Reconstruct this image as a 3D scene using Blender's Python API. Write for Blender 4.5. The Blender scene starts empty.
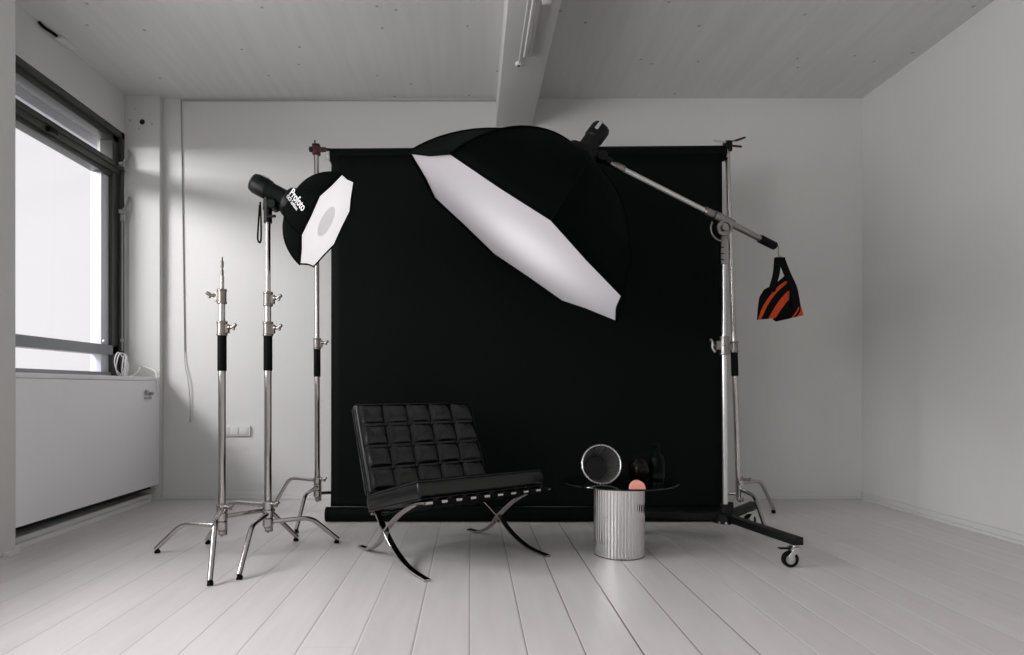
import bpy, bmesh, math, random
from mathutils import Vector, Matrix
random.seed(7)
col = bpy.context.scene.collection
PI = math.pi
V = Vector

# ------------------------------------------------------------------ materials
def new_mat(name):
    m = bpy.data.materials.new(name); m.use_nodes = True
    nt = m.node_tree
    return m, nt, nt.nodes['Principled BSDF'], nt.nodes['Material Output']

def simple(name, c, rough=.5, metal=0., spec=.5, noise=.0, nscale=20., bump=0., bscale=60., coat=0.):
    m, nt, b, out = new_mat(name)
    b.inputs['Base Color'].default_value = (*c, 1)
    b.inputs['Roughness'].default_value = rough
    b.inputs['Metallic'].default_value = metal
    b.inputs['Specular IOR Level'].default_value = spec
    b.inputs['Coat Weight'].default_value = coat
    tc = nt.nodes.new('ShaderNodeTexCoord')
    if noise:
        n = nt.nodes.new('ShaderNodeTexNoise'); n.inputs['Scale'].default_value = nscale
        n.inputs['Detail'].default_value = 6
        nt.links.new(tc.outputs['Object'], n.inputs['Vector'])
        r = nt.nodes.new('ShaderNodeMixRGB'); r.blend_type = 'MIX'
        r.inputs[1].default_value = (*[x*(1-noise) for x in c], 1)
        r.inputs[2].default_value = (*[min(1, x*(1+noise)) for x in c], 1)
        nt.links.new(n.outputs['Fac'], r.inputs[0])
        nt.links.new(r.outputs[0], b.inputs['Base Color'])
    if bump:
        n2 = nt.nodes.new('ShaderNodeTexNoise'); n2.inputs['Scale'].default_value = bscale
        n2.inputs['Detail'].default_value = 4
        nt.links.new(tc.outputs['Object'], n2.inputs['Vector'])
        bp = nt.nodes.new('ShaderNodeBump'); bp.inputs['Strength'].default_value = bump
        bp.inputs['Distance'].default_value = .004
        nt.links.new(n2.outputs['Fac'], bp.inputs['Height'])
        nt.links.new(bp.outputs[0], b.inputs['Normal'])
    return m

def math_node(nt, op, a, b=None, c=None):
    n = nt.nodes.new('ShaderNodeMath'); n.operation = op
    for i, x in enumerate((a, b, c)):
        if x is None: continue
        if isinstance(x, (int, float)): n.inputs[i].default_value = x
        else: nt.links.new(x, n.inputs[i])
    return n.outputs[0]

WALL_C = (.632, .63, .61)
M = {}
M['wall'] = simple('white_wall_paint', WALL_C, .55, noise=.03, nscale=3, bump=.25, bscale=90)
M['panel'] = simple('white_panel_paint', (.86, .86, .885), .4, noise=.02, nscale=5, bump=.1, bscale=40)
M['trim'] = simple('white_trim_paint', (.72, .71, .705), .4)

# ceiling: painted board-marked concrete with pin holes
def ceiling_mat():
    m, nt, b, out = new_mat('white_concrete_ceiling')
    tc = nt.nodes.new('ShaderNodeTexCoord')
    mp = nt.nodes.new('ShaderNodeMapping'); mp.inputs['Scale'].default_value = (9, .7, 1)
    nt.links.new(tc.outputs['Object'], mp.inputs[0])
    n = nt.nodes.new('ShaderNodeTexNoise'); n.inputs['Scale'].default_value = 2; n.inputs['Detail'].default_value = 8
    nt.links.new(mp.outputs[0], n.inputs['Vector'])
    cr = nt.nodes.new('ShaderNodeValToRGB')
    cr.color_ramp.elements[0].position = .3; cr.color_ramp.elements[0].color = (.615, .615, .605, 1)
    cr.color_ramp.elements[1].position = .7; cr.color_ramp.elements[1].color = (.67, .67, .66, 1)
    nt.links.new(n.outputs['Fac'], cr.inputs[0])
    vo = nt.nodes.new('ShaderNodeTexVoronoi'); vo.voronoi_dimensions = '2D'; vo.inputs['Scale'].default_value = 2.1
    mp2 = nt.nodes.new('ShaderNodeMapping'); mp2.inputs['Scale'].default_value = (1, 1, 0)
    nt.links.new(tc.outputs['Object'], mp2.inputs[0]); nt.links.new(mp2.outputs[0], vo.inputs['Vector'])
    hole = math_node(nt, 'LESS_THAN', vo.outputs['Distance'], .021)
    mx = nt.nodes.new('ShaderNodeMixRGB'); mx.inputs[2].default_value = (.16, .15, .14, 1)
    hf = math_node(nt, 'MULTIPLY', hole, .6)
    nt.links.new(hf, mx.inputs[0]); nt.links.new(cr.outputs[0], mx.inputs[1])
    nt.links.new(mx.outputs[0], b.inputs['Base Color'])
    b.inputs['Roughness'].default_value = .7
    bp = nt.nodes.new('ShaderNodeBump'); bp.inputs['Strength'].default_value = .2; bp.inputs['Distance'].default_value = .005
    nt.links.new(n.outputs['Fac'], bp.inputs['Height']); nt.links.new(bp.outputs[0], b.inputs['Normal'])
    return m
M['ceiling'] = ceiling_mat()

# floor: white painted planks running away from the camera, .19 m wide
def floor_mat():
    m, nt, b, out = new_mat('white_painted_planks')
    tc = nt.nodes.new('ShaderNodeTexCoord')
    sp = nt.nodes.new('ShaderNodeSeparateXYZ'); nt.links.new(tc.outputs['Object'], sp.inputs[0])
    x, y = sp.outputs[0], sp.outputs[1]
    W = .19
    u = math_node(nt, 'DIVIDE', math_node(nt, 'ADD', x, .005 + 40*W), W)
    idx = math_node(nt, 'FLOOR', u)
    fr = math_node(nt, 'FRACT', u)
    d = math_node(nt, 'MULTIPLY', math_node(nt, 'MINIMUM', fr, math_node(nt, 'SUBTRACT', 1, fr)), W)   # metres to the seam
    wn = nt.nodes.new('ShaderNodeTexWhiteNoise'); wn.noise_dimensions = '1D'
    nt.links.new(idx, wn.inputs['W'])
    sid = math_node(nt, 'FLOOR', math_node(nt, 'ADD', u, .5))
    wn2 = nt.nodes.new('ShaderNodeTexWhiteNoise'); wn2.noise_dimensions = '1D'; nt.links.new(sid, wn2.inputs['W'])
    # seam visibility varies: mid planks open and dark, outer ones filled with paint
    sw = math_node(nt, 'ADD', .0009, math_node(nt, 'MULTIPLY', wn2.outputs['Value'], .0018))
    seam = math_node(nt, 'LESS_THAN', d, sw)
    # butt joints
    L = 3.1
    v = math_node(nt, 'DIVIDE', math_node(nt, 'ADD', y, math_node(nt, 'ADD', 20, math_node(nt, 'MULTIPLY', wn.outputs['Value'], L))), L)
    fv = math_node(nt, 'FRACT', v)
    dj = math_node(nt, 'MULTIPLY', math_node(nt, 'MINIMUM', fv, math_node(nt, 'SUBTRACT', 1, fv)), L)
    joint = math_node(nt, 'MULTIPLY', math_node(nt, 'LESS_THAN', dj, .0013), .5)
    mp = nt.nodes.new('ShaderNodeMapping'); mp.inputs['Scale'].default_value = (7, .9, 1)
    nt.links.new(tc.outputs['Object'], mp.inputs[0])
    n = nt.nodes.new('ShaderNodeTexNoise'); n.inputs['Scale'].default_value = 3; n.inputs['Detail'].default_value = 7
    nt.links.new(mp.outputs[0], n.inputs['Vector'])
    base = nt.nodes.new('ShaderNodeValToRGB')
    base.color_ramp.elements[0].position = .25; base.color_ramp.elements[0].color = (.60, .575, .57, 1)
    base.color_ramp.elements[1].position = .75; base.color_ramp.elements[1].color = (.66, .635, .63, 1)
    nt.links.new(n.outputs['Fac'], base.inputs[0])
    tone = nt.nodes.new('ShaderNodeMixRGB'); tone.blend_type = 'MULTIPLY'; tone.inputs[0].default_value = 1
    tv = math_node(nt, 'ADD', .95, math_node(nt, 'MULTIPLY', wn.outputs['Value'], .08))
    cmb = nt.nodes.new('ShaderNodeCombineXYZ')
    for k in range(3): nt.links.new(tv, cmb.inputs[k])
    nt.links.new(base.outputs[0], tone.inputs[1]); nt.links.new(cmb.outputs[0], tone.inputs[2])
    # fade of the dark gap on the outer planks
    far = math_node(nt, 'MINIMUM', math_node(nt, 'MAXIMUM', math_node(nt, 'MULTIPLY', math_node(nt, 'SUBTRACT', 1.35, math_node(nt, 'ABSOLUTE', math_node(nt, 'SUBTRACT', x, .5))), .8), .3), .85)
    far = math_node(nt, 'MAXIMUM', far, math_node(nt, 'MULTIPLY', math_node(nt, 'GREATER_THAN', x, 1.02), .8))
    fac = math_node(nt, 'MAXIMUM', math_node(nt, 'MULTIPLY', seam, far), math_node(nt, 'MULTIPLY', joint, .35))
    mx = nt.nodes.new('ShaderNodeMixRGB')
    sc_ = nt.nodes.new('ShaderNodeMixRGB'); sc_.inputs[1].default_value = (.05, .045, .045, 1); sc_.inputs[2].default_value = (.85, .84, .84, 1)
    nt.links.new(math_node(nt, 'GREATER_THAN', x, 1.02), sc_.inputs[0]); nt.links.new(sc_.outputs[0], mx.inputs[2])
    nt.links.new(fac, mx.inputs[0]); nt.links.new(tone.outputs[0], mx.inputs[1])
    nt.links.new(mx.outputs[0], b.inputs['Base Color'])
    n2 = nt.nodes.new('ShaderNodeTexNoise'); n2.inputs['Scale'].default_value = 12; n2.inputs['Detail'].default_value = 3
    nt.links.new(mp.outputs[0], n2.inputs['Vector'])
    rr = math_node(nt, 'ADD', .24, math_node(nt, 'MULTIPLY', n2.outputs['Fac'], .2))
    nt.links.new(rr, b.inputs['Roughness'])
    b.inputs['Specular IOR Level'].default_value = .5
    prof = math_node(nt, 'MINIMUM', math_node(nt, 'DIVIDE', d, .006), 1)
    hgt = math_node(nt, 'ADD', prof, math_node(nt, 'MULTIPLY', n.outputs['Fac'], .35))
    bp = nt.nodes.new('ShaderNodeBump'); bp.inputs['Strength'].default_value = .35; bp.inputs['Distance'].default_value = .004
    nt.links.new(hgt, bp.inputs['Height']); nt.links.new(bp.outputs[0], b.inputs['Normal'])
    return m
M['floor'] = floor_mat()

M['chrome'] = simple('polished_chrome', (.47, .45, .43), .12, 1, noise=.08, nscale=8)
M['steel'] = simple('nickel_steel', (.25, .24, .225), .28, 1, noise=.12, nscale=14)
M['bright_metal'] = simple('brushed_aluminium', (.58, .58, .58), .26, 1)
M['cast'] = simple('cast_grip_metal', (.27, .25, .225), .36, 1, noise=.2, nscale=25)
M['rubber'] = simple('black_rubber', (.003, .004, .004), .75, spec=.12)
M['black_paint'] = simple('black_powder_coat', (.004, .005, .005), .55, spec=.25, bump=.2, bscale=200)
M['plastic'] = simple('black_plastic', (.0025, .0034, .0033), .45, spec=.2)
M['plastic_grey'] = simple('grey_plastic', (.32, .33, .34), .4)
M['red_plastic'] = simple('dark_red_plastic', (.045, .006, .007), .45, spec=.3)
M['white_plastic'] = simple('white_plastic', (.72, .72, .73), .35)
M['grey_line'] = simple('grey_cable', (.36, .34, .34), .5)
M['fabric'] = simple('black_softbox_cloth', (.0014, .0023, .0021), .9, spec=.05, bump=.3, bscale=80)
M['paper'] = simple('black_seamless_paper', (.0013, .0025, .0022), .7, spec=.09, noise=.1, nscale=2)
M['leather'] = simple('black_leather', (.001, .0018, .0016), .26, spec=.42, noise=.2, nscale=30, bump=.08, bscale=120)
M['strap'] = simple('black_strap', (.0022, .003, .003), .75, spec=.1)
M['frame_green'] = simple('dark_green_window_frame', (.045, .05, .044), .4, spec=.5)
M['frame_grey'] = simple('grey_window_bar', (.26, .265, .275), .45)
M['frame_white'] = simple('pale_sash', (.62, .64, .69), .45)
M['shutter'] = simple('grey_shutter_box', (.62, .62, .66), .6)
M['gap_shade'] = simple('recess_shade', (.006, .007, .007), .9)  # near-black colour standing in for shade in the panel gap and small holes
M['pink'] = simple('salmon_pink', (.86, .36, .27), .6)
M['bottle'] = simple('dark_green_glass', (.0010, .0032, .0026), .35, spec=.06)
M['bowl'] = simple('dark_brown_glass', (.006, .0035, .003), .2, spec=.15)
M['smoked'] = simple('smoked_glass', (.001, .0018, .0016), .03, spec=.32)
M['white_ink'] = simple('white_print', (.75, .75, .75), .6)
M['tag'] = simple('grey_tag', (.45, .45, .44), .5)

def fluted_metal(name, n, c=(.66, .66, .65), rough=.12):
    m, nt, b, out = new_mat(name)
    b.inputs['Base Color'].default_value = (*c, 1); b.inputs['Metallic'].default_value = 1
    tc = nt.nodes.new('ShaderNodeTexCoord')
    no = nt.nodes.new('ShaderNodeTexNoise'); no.inputs['Scale'].default_value = 9
    nt.links.new(tc.outputs['Object'], no.inputs['Vector'])
    nt.links.new(math_node(nt, 'ADD', rough-.04, math_node(nt, 'MULTIPLY', no.outputs['Fac'], .1)), b.inputs['Roughness'])
    return m
M['flute'] = fluted_metal('fluted_silver', 60, (.66, .66, .65), .05)
M['flute_soft'] = fluted_metal('ribbed_silver', 60, (.8, .8, .8), .3)

def glass_mat():
    m, nt, b, out = new_mat('window_glass')
    nt.nodes.remove(b)
    tr = nt.nodes.new('ShaderNodeBsdfTransparent'); tr.inputs[0].default_value = (.97, .97, .98, 1)
    gl = nt.nodes.new('ShaderNodeBsdfGlossy'); gl.inputs['Roughness'].default_value = .02
    lw = nt.nodes.new('ShaderNodeLayerWeight'); lw.inputs[0].default_value = .5
    fz = math_node(nt, 'ADD', .03, math_node(nt, 'MULTIPLY', math_node(nt, 'POWER', lw.outputs['Facing'], 5), .5))
    mx = nt.nodes.new('ShaderNodeMixShader')
    nt.links.new(fz, mx.inputs[0]); nt.links.new(tr.outputs[0], mx.inputs[1]); nt.links.new(gl.outputs[0], mx.inputs[2])
    nt.links.new(mx.outputs[0], out.inputs[0])
    return m
M['glass'] = glass_mat()

def diffuser(name, edge, centre, fall, off, strength, inner=None):
    """translucent white cloth with its own emission, varied by distance from the centre"""
    m, nt, b, out = new_mat(name)
    tc = nt.nodes.new('ShaderNodeTexCoord')
    sub = nt.nodes.new('ShaderNodeVectorMath'); sub.operation = 'SUBTRACT'
    nt.links.new(tc.outputs['Object'], sub.inputs[0]); sub.inputs[1].default_value = off
    ln = nt.nodes.new('ShaderNodeVectorMath'); ln.operation = 'LENGTH'
    nt.links.new(sub.outputs[0], ln.inputs[0])
    r = ln.outputs['Value']
    g = math_node(nt, 'EXPONENT', math_node(nt, 'MULTIPLY', math_node(nt, 'POWER', math_node(nt, 'DIVIDE', r, fall), 2), -1))
    s = math_node(nt, 'ADD', edge, math_node(nt, 'MULTIPLY', g, centre-edge))
    no = nt.nodes.new('ShaderNodeTexNoise'); no.inputs['Scale'].default_value = 5
    nt.links.new(tc.outputs['Object'], no.inputs['Vector'])
    s = math_node(nt, 'MULTIPLY', s, math_node(nt, 'ADD', .93, math_node(nt, 'MULTIPLY', no.outputs['Fac'], .14)))
    if inner:
        ins = math_node(nt, 'LESS_THAN', r, inner)
        s = math_node(nt, 'MULTIPLY', s, math_node(nt, 'SUBTRACT', 1, math_node(nt, 'MULTIPLY', ins, .36)))
    b.inputs['Base Color'].default_value = (.52, .50, .52, 1); b.inputs['Roughness'].default_value = .8
    b.inputs['Emission Color'].default_value = (1, .965, .975, 1)
    nt.links.new(math_node(nt, 'MULTIPLY', s, strength), b.inputs['Emission Strength'])
    return m

def bag_mat(name, centre, stops):
    m, nt, b, out = new_mat(name)
    tc = nt.nodes.new('ShaderNodeTexCoord')
    sub = nt.nodes.new('ShaderNodeVectorMath'); sub.operation = 'SUBTRACT'
    nt.links.new(tc.outputs['Object'], sub.inputs[0]); sub.inputs[1].default_value = centre
    mul = nt.nodes.new('ShaderNodeVectorMath'); mul.operation = 'MULTIPLY'; mul.inputs[1].default_value = (1, 0, 1)
    nt.links.new(sub.outputs[0], mul.inputs[0])
    ln = nt.nodes.new('ShaderNodeVectorMath'); ln.operation = 'LENGTH'
    nt.links.new(mul.outputs[0], ln.inputs[0])
    cr = nt.nodes.new('ShaderNodeValToRGB'); cr.color_ramp.interpolation = 'CONSTANT'
    el = cr.color_ramp.elements
    O = (.50, .06, .018, 1); K = (.0025, .0035, .0034, 1)
    el[0].position = 0; el[0].color = K if stops[0][1] == 'k' else O
    el[1].position = stops[1][0]; el[1].color = K if stops[1][1] == 'k' else O
    for p, c in stops[2:]:
        e = el.new(p); e.color = K if c == 'k' else O
    nt.links.new(math_node(nt, 'MULTIPLY', ln.outputs['Value'], 2.5), cr.inputs[0])
    nt.links.new(cr.outputs[0], b.inputs['Base Color'])
    b.inputs['Roughness'].default_value = .9; b.inputs['Specular IOR Level'].default_value = .1
    return m

# ------------------------------------------------------------------ mesh helpers
def obj(name, bm, mat, parent=None, smooth=True, loc=None, sharp=True):
    me = bpy.data.meshes.new(name)
    bmesh.ops.recalc_face_normals(bm, faces=bm.faces)
    bm.to_mesh(me); bm.free()
    me.materials.append(mat)
    if smooth:
        if sharp: me.set_sharp_from_angle(angle=math.radians(38))
        for p in me.polygons: p.use_smooth = True
    o = bpy.data.objects.new(name, me); col.objects.link(o)
    if parent: o.parent = parent
    if loc is not None: o.location = loc
    return o

def thing(name, label, cat, loc=(0, 0, 0), rot=(0, 0, 0), group=None):
    o = bpy.data.objects.new(name, None); col.objects.link(o)
    o.empty_display_size = .1
    o.location = loc; o.rotation_euler = rot
    o['label'] = label; o['category'] = cat
    if group: o['group'] = group
    return o

def tag(o, label, cat, group=None):
    o['label'] = label; o['category'] = cat
    if group: o['group'] = group
    return o

def struct(o):
    o['kind'] = 'structure'; return o

def bx(bm, x0, x1, y0, y1, z0, z1, bev=0, mtx=None):
    r = bmesh.ops.create_cube(bm, size=1)
    vs = r['verts']
    for v in vs:
        v.co = V(((x0+x1)/2 + v.co.x*(x1-x0), (y0+y1)/2 + v.co.y*(y1-y0), (z0+z1)/2 + v.co.z*(z1-z0)))
    if bev:
        es = list({e for v in vs for e in v.link_edges})
        rr = bmesh.ops.bevel(bm, geom=es, offset=bev, segments=2, affect='EDGES', profile=.6)
        vs = list({v for f in rr['faces'] for v in f.verts} | {v for v in vs if v.is_valid})
    if mtx is not None:
        for v in vs:
            if v.is_valid: v.co = mtx @ v.co
    return bm

def box(name, m, x0, x1, y0, y1, z0, z1, parent=None, bev=0, mtx=None):
    bm = bmesh.new(); bx(bm, x0, x1, y0, y1, z0, z1, bev, mtx)
    return obj(name, bm, m, parent)

def frames(path):
    P = [V(p) for p in path]; n = len(P); T = []
    for i in range(n):
        a = P[max(i-1, 0)]; b = P[min(i+1, n-1)]
        T.append((b-a).normalized())
    t0 = T[0]
    ref = V((0, 0, 1)) if abs(t0.z) < .9 else V((1, 0, 0))
    u = (ref - t0*ref.dot(t0)).normalized()
    out = []
    for i in range(n):
        t = T[i]; u = (u - t*u.dot(t)).normalized()
        out.append((P[i], u, t.cross(u)))
    return out

def tube(bm, path, r, seg=12, caps=True):
    fr = frames(path); n = len(fr)
    rs = r if isinstance(r, (list, tuple)) else [r]*n
    rings = []
    for (p, u, w), rad in zip(fr, rs):
        rings.append([bm.verts.new(p + u*math.cos(a)*rad + w*math.sin(a)*rad) for a in [2*PI*k/seg for k in range(seg)]])
    for i in range(n-1):
        for k in range(seg):
            bm.faces.new((rings[i][k], rings[i][(k+1) % seg], rings[i+1][(k+1) % seg], rings[i+1][k]))
    if caps:
        bm.faces.new(rings[0][::-1]); bm.faces.new(rings[-1])
    return bm

def catmull(pts, sub=6):
    P = [V(p) for p in pts]; out = []
    for i in range(len(P)-1):
        p0 = P[max(i-1, 0)]; p1 = P[i]; p2 = P[i+1]; p3 = P[min(i+2, len(P)-1)]
        for k in range(sub):
            t = k/sub
            out.append(.5*((2*p1) + (p2-p0)*t + (2*p0-5*p1+4*p2-p3)*t*t + (3*p1-p0-3*p2+p3)*t**3))
    out.append(P[-1]); return out

def bar(bm, path, width_dir, w, t):
    """flat bar: rectangle w (along width_dir) by t swept along path"""
    P = [V(p) for p in path]; W = V(width_dir).normalized(); n = len(P); rings = []
    for i in range(n):
        a = P[max(i-1, 0)]; b = P[min(i+1, n-1)]
        T = (b-a).normalized(); N = T.cross(W).normalized()
        c = .2*t
        prof = [(-w/2, -t/2+c), (-w/2+c, -t/2), (w/2-c, -t/2), (w/2, -t/2+c), (w/2, t/2-c), (w/2-c, t/2), (-w/2+c, t/2), (-w/2, t/2-c)]
        rings.append([bm.verts.new(P[i] + W*q + N*s) for q, s in prof])
    for i in range(n-1):
        for k in range(8):
            bm.faces.new((rings[i][k], rings[i][(k+1) % 8], rings[i+1][(k+1) % 8], rings[i+1][k]))
    bm.faces.new(rings[0][::-1]); bm.faces.new(rings[-1])
    return bm

def lathe(bm, prof, seg=24, mtx=None, closed=False):
    """profile of (r, z) turned about z"""
    rings = []
    for r, z in prof:
        if r < 1e-6: rings.append([bm.verts.new((0, 0, z))])
        else: rings.append([bm.verts.new((r*math.cos(2*PI*k/seg), r*math.sin(2*PI*k/seg), z)) for k in range(seg)])
    pairs = list(zip(rings, rings[1:]))
    if closed: pairs.append((rings[-1], rings[0]))
    for A, B in pairs:
        for k in range(seg):
            j = (k+1) % seg
            if len(A) == 1 and len(B) == 1: continue
            if len(A) == 1: bm.faces.new((A[0], B[j], B[k]))
            elif len(B) == 1: bm.faces.new((A[k], A[j], B[0]))
            else: bm.faces.new((A[k], A[j], B[j], B[k]))
    if mtx is not None:
        for R in rings:
            for v in R: v.co = mtx @ v.co
    return bm

def axis_mtx(p, d):
    """matrix carrying z to direction d, origin to p"""
    return Matrix.Translation(V(p)) @ V(d).normalized().to_track_quat('Z', 'Y').to_matrix().to_4x4()

def cyl(bm, p, d, r, l, seg=16, bev=.15):
    b = min(r, l)*bev
    return lathe(bm, [(0, 0), (r-b, 0), (r, b), (r, l-b), (r-b, l), (0, l)], seg, axis_mtx(p, d))

def dup(o, parent=None):
    c = o.copy(); col.objects.link(c)
    if parent: c.parent = parent
    for ch in list(o.children): dup(ch, c)
    return c

# ------------------------------------------------------------------ the room
XL, XR, YB, YF, H = -2.68, 3.065, 4.86, -3.2, 3.14
XP = -2.41                                   # face of the piers
o = struct(box('floor', M['floor'], XL-.25, XR+.2, YF-.2, YB+.2, -.12, 0))
o = struct(box('ceiling', M['ceiling'], XL-.25, XR+.2, YF-.2, YB+.2, H, H+.15))
struct(box('wall_back', M['wall'], XL-.25, XR+.2, YB, YB+.2, 0, H))
struct(box('wall_right', M['wall'], XR, XR+.2, YF, YB, 0, H))
struct(box('wall_front', M['wall'], XL-.25, XR+.2, YF-.2, YF, 0, H))
SILL, HEAD = .955, 2.836
bays = [(3.28, 4.80), (.35, 2.85), (-2.7, -.1)]
bm = bmesh.new()
ys = [YF]
for a, b in sorted(bays): ys += [a, b]
ys.append(YB)
for i in range(0, len(ys), 2):               # piers
    if ys[i+1]-ys[i] > .1: bx(bm, XL-.25, XP, ys[i], ys[i+1], 0, H)
for a, b in bays:
    bx(bm, XL-.25, XL, a, b, 0, SILL-.03); bx(bm, XL-.25, XL, a, b, HEAD, H)
struct(obj('wall_left', bm, M['wall'], smooth=False))
# corner pier with an old fixing hole
bm = bmesh.new(); bx(bm, XL, XP, 4.80, YB, 0, H, .004)
t1 = struct(obj('trim_1', bm, M['wall']))
bm = bmesh.new(); cyl(bm, (-2.545, 4.802, 2.93), (0, -1, 0), .021, .004, 18)
obj('fixing_hole', bm, M['gap_shade'], t1)
bm = bmesh.new()
for sx, sz, sr in ((-2.64, 2.94, .012), (-2.6, 3.03, .007), (-2.47, 2.915, .008), (-2.57, 2.88, .008), (-2.49, 2.99, .005)):
    cyl(bm, (sx, 4.802, sz), (0, -1, 0), sr, .003, 8)
obj('chipped_paint', bm, M['tag'], t1)
# beam
bm = bmesh.new(); bx(bm, .196, .478, YF, YB, 2.916, H, .006)
struct(obj('trim_2', bm, M['wall']))
# baseboards
def baseboard(name, x0, x1, y0, y1):
    bm = bmesh.new(); bx(bm, x0, x1, y0, y1, 0, .055, .004)
    if x1-x0 < y1-y0: bx(bm, x0-.014, x1-.001, y0, y1, 0, .022, .004)
    else: bx(bm, x0, x1, y0-.014, y1-.001, 0, .022, .004)
    struct(obj(name, bm, M['wall']))
baseboard('baseboard_right', XR-.014, XR, YF, YB)
baseboard('baseboard_back', XP, XR-.014, YB-.014, YB)
# plinth under the radiator panel
bm = bmesh.new(); bx(bm, XL, -2.47, 3.28, 4.80, 0, .055, .004); bx(bm, XL, -2.43, 3.28, 4.72, 0, .03, .004)
struct(obj('baseboard_left', bm, M['trim']))
bm = bmesh.new(); bx(bm, XP, -2.375, 3.19, 3.27, 0, .022, .004)
struct(obj('trim_3', bm, M['trim']))

# windows --------------------------------------------------------------
def window(n, y0, y1, full):
    r = bpy.data.objects.new('window_%d' % n, None); col.objects.link(r); struct(r)
    r.location = (XL, (y0+y1)/2, SILL)
    def B(name, m, dx0, dx1, a, b, z0, z1, bev=.004, parent=r):
        q = box(name, m, dx0, dx1, a-(y0+y1)/2, b-(y0+y1)/2, z0-SILL, z1-SILL, parent, bev); return q
    # outer dark frame
    bm = bmesh.new(); yc = (y0+y1)/2
    for (a, b, z0, z1, d0, d1) in ((y0, y1, HEAD-.05, HEAD, -.10, .0), (y0, y1, HEAD-.095, HEAD-.05, -.115, -.02), (y0, y1, 2.50, 2.585, -.115, -.01),
                                   (y0, y1, 2.465, 2.50, -.115, -.03), (y0, y1, 2.54, 2.555, -.01, .006),
                                   (y1-.05, y1, SILL, HEAD, -.10, .0), (y1-.13, y1-.05, SILL, HEAD, -.115, -.02),
                                   (y0, y0+.05, SILL, HEAD, -.10, .0), (y0+.05, y0+.13, SILL, HEAD, -.115, -.02)):
        bx(bm, d0, d1, a-yc, b-yc, z0-SILL, z1-SILL, .004)
    obj('window_frame', bm, M['frame_green'], r)
    bm = bmesh.new()
    bx(bm, -.115, -.02, y0+.05-yc, y1-.05-yc, 1.118-SILL, 1.192-SILL, .005)
    bx(bm, -.115, -.03, y0+.05-yc, y1-.05-yc, 0, .035, .005)
    obj('window_bar', bm, M['frame_grey'], r)
    bm = bmesh.new()
    bx(bm, -.125, -.05, y1-.215-yc, y1-.12-yc, .035, 2.465-SILL, .005)
    bx(bm, -.125, -.045, y1-.232-yc, y1-.22-yc, .035, 2.465-SILL, .003)
    obj('sash_stile', bm, M['frame_white'], r)
    for z0, z1 in ((SILL+.035, 1.12), (1.19, 2.47), (2.6, 2.73)):
        bm = bmesh.new(); bx(bm, -.085, -.079, y0+.12-yc, y1-.12-yc, z0-SILL, z1-SILL)
        obj('pane', bm, M['glass'], r, smooth=False)
    bm = bmesh.new(); bx(bm, -.02, .27 if n == 1 else .2, y0-yc, y1-yc, -.03, -.002, .004)
    obj('window_sill', bm, M['panel'], r)
    if full:
        # opening rod with its lever handles, on the right-hand frame
        bm = bmesh.new(); yr = y1-.055-yc
        tube(bm, [(.012, yr, .2), (.012, yr, 1.22)], .007, 8)
        cyl(bm, (.012, yr, 1.19), (0, 0, 1), .016, .05, 10); cyl(bm, (.0, yr, .28), (1, 0, 0), .014, .03, 10)
        obj('opening_rod', bm, M['frame_grey'], r)
        for z in (1.26, 1.62):
            bm = bmesh.new()
            cyl(bm, (0, yr-.02, z), (1, 0, 0), .018, .03, 12)
            tube(bm, catmull([(.028, yr-.02, z), (.04, yr+.0, z+.05), (.045, yr+.03, z+.1), (.04, yr+.04, z+.13)], 5), [.009]*15+[.007], 8)
            obj('handle', bm, M['frame_grey'], r)
        bm = bmesh.new(); cyl(bm, (-.02, y1-.25-yc, .26), (1, 0, 0), .012, .012, 12)
        obj('lock', bm, M['white_plastic'], r)
        bm = bmesh.new(); bx(bm, -.01, .02, -.12, -.04, 2.49-SILL, 2.53-SILL, .004)
        obj('catch', bm, M['plastic'], r)
    return r
window(1, 3.28, 4.80, True); window(2, .35, 2.85, False); window(3, -2.7, -.1, False)
# roller shutter box outside, above the main pane
w1 = bpy.data.objects['window_1']; bmx = bmesh.new(); bx(bmx, -.62, -.32, -1.2, 4.2, 2.80-SILL, 3.4-SILL, .01); obj('shutter_box', bmx, M['shutter'], w1)

# radiator cover panel
rc = thing('radiator_cover', 'white panel covering the radiator below the window', 'radiator', (-2.44, 4.04, .128))
bm = bmesh.new(); bx(bm, -.03, .03, -.758, .758, 0, .795, .004); obj('front_panel', bm, M['panel'], rc)
bm = bmesh.new(); bx(bm, -.2, -.04, -.755, .755, -.035, .74, 0); obj('shade_block', bm, M['gap_shade'], rc)  # black block painted as the shadow gap behind and below the panel
bm = bmesh.new(); cyl(bm, (.031, .55, .71), (1, 0, 0), .018, .02, 14); cyl(bm, (.031, .6, .70), (1, 0, 0), .013, .03, 12); bx(bm, .031, .042, .53, .62, .66, .675, .002)
obj('valve_knob', bm, M['plastic_grey'], rc)
# cable with plug on the sill
cb = thing('power_cable', 'white coiled power cable with plug lying on the window sill', 'cable', (-2.60, 4.60, SILL))
bm = bmesh.new()
pts = []
for k in range(26):
    a = k*2*PI/12+.4
    pts.append((.02*math.sin(a*.7), .085*math.cos(a)+.004*math.sin(k*1.7), .092+.083*math.sin(a)+.004*math.sin(k*2.3)))
pts += [(.03, -.03, .012), (.07, .04, .01), (.1, .08, .06), (.06, .13, .09), (.1, .16, .075), (.17, .15, .05), (.2, .13, .01), (.205, .12, -.05), (.206, .13, -.12), (.206, .155, -.155)]
tube(bm, catmull(pts, 4), .0042, 8); obj('cord', bm, M['white_plastic'], cb)
bm = bmesh.new(); lathe(bm, [(0, 0), (.014, 0), (.017, .02), (.013, .08), (.006, .15), (0, .15)], 14, axis_mtx((.02, .03, .006), (.02, .06, 1)))
obj('plug', bm, M['white_plastic'], cb)

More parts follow.
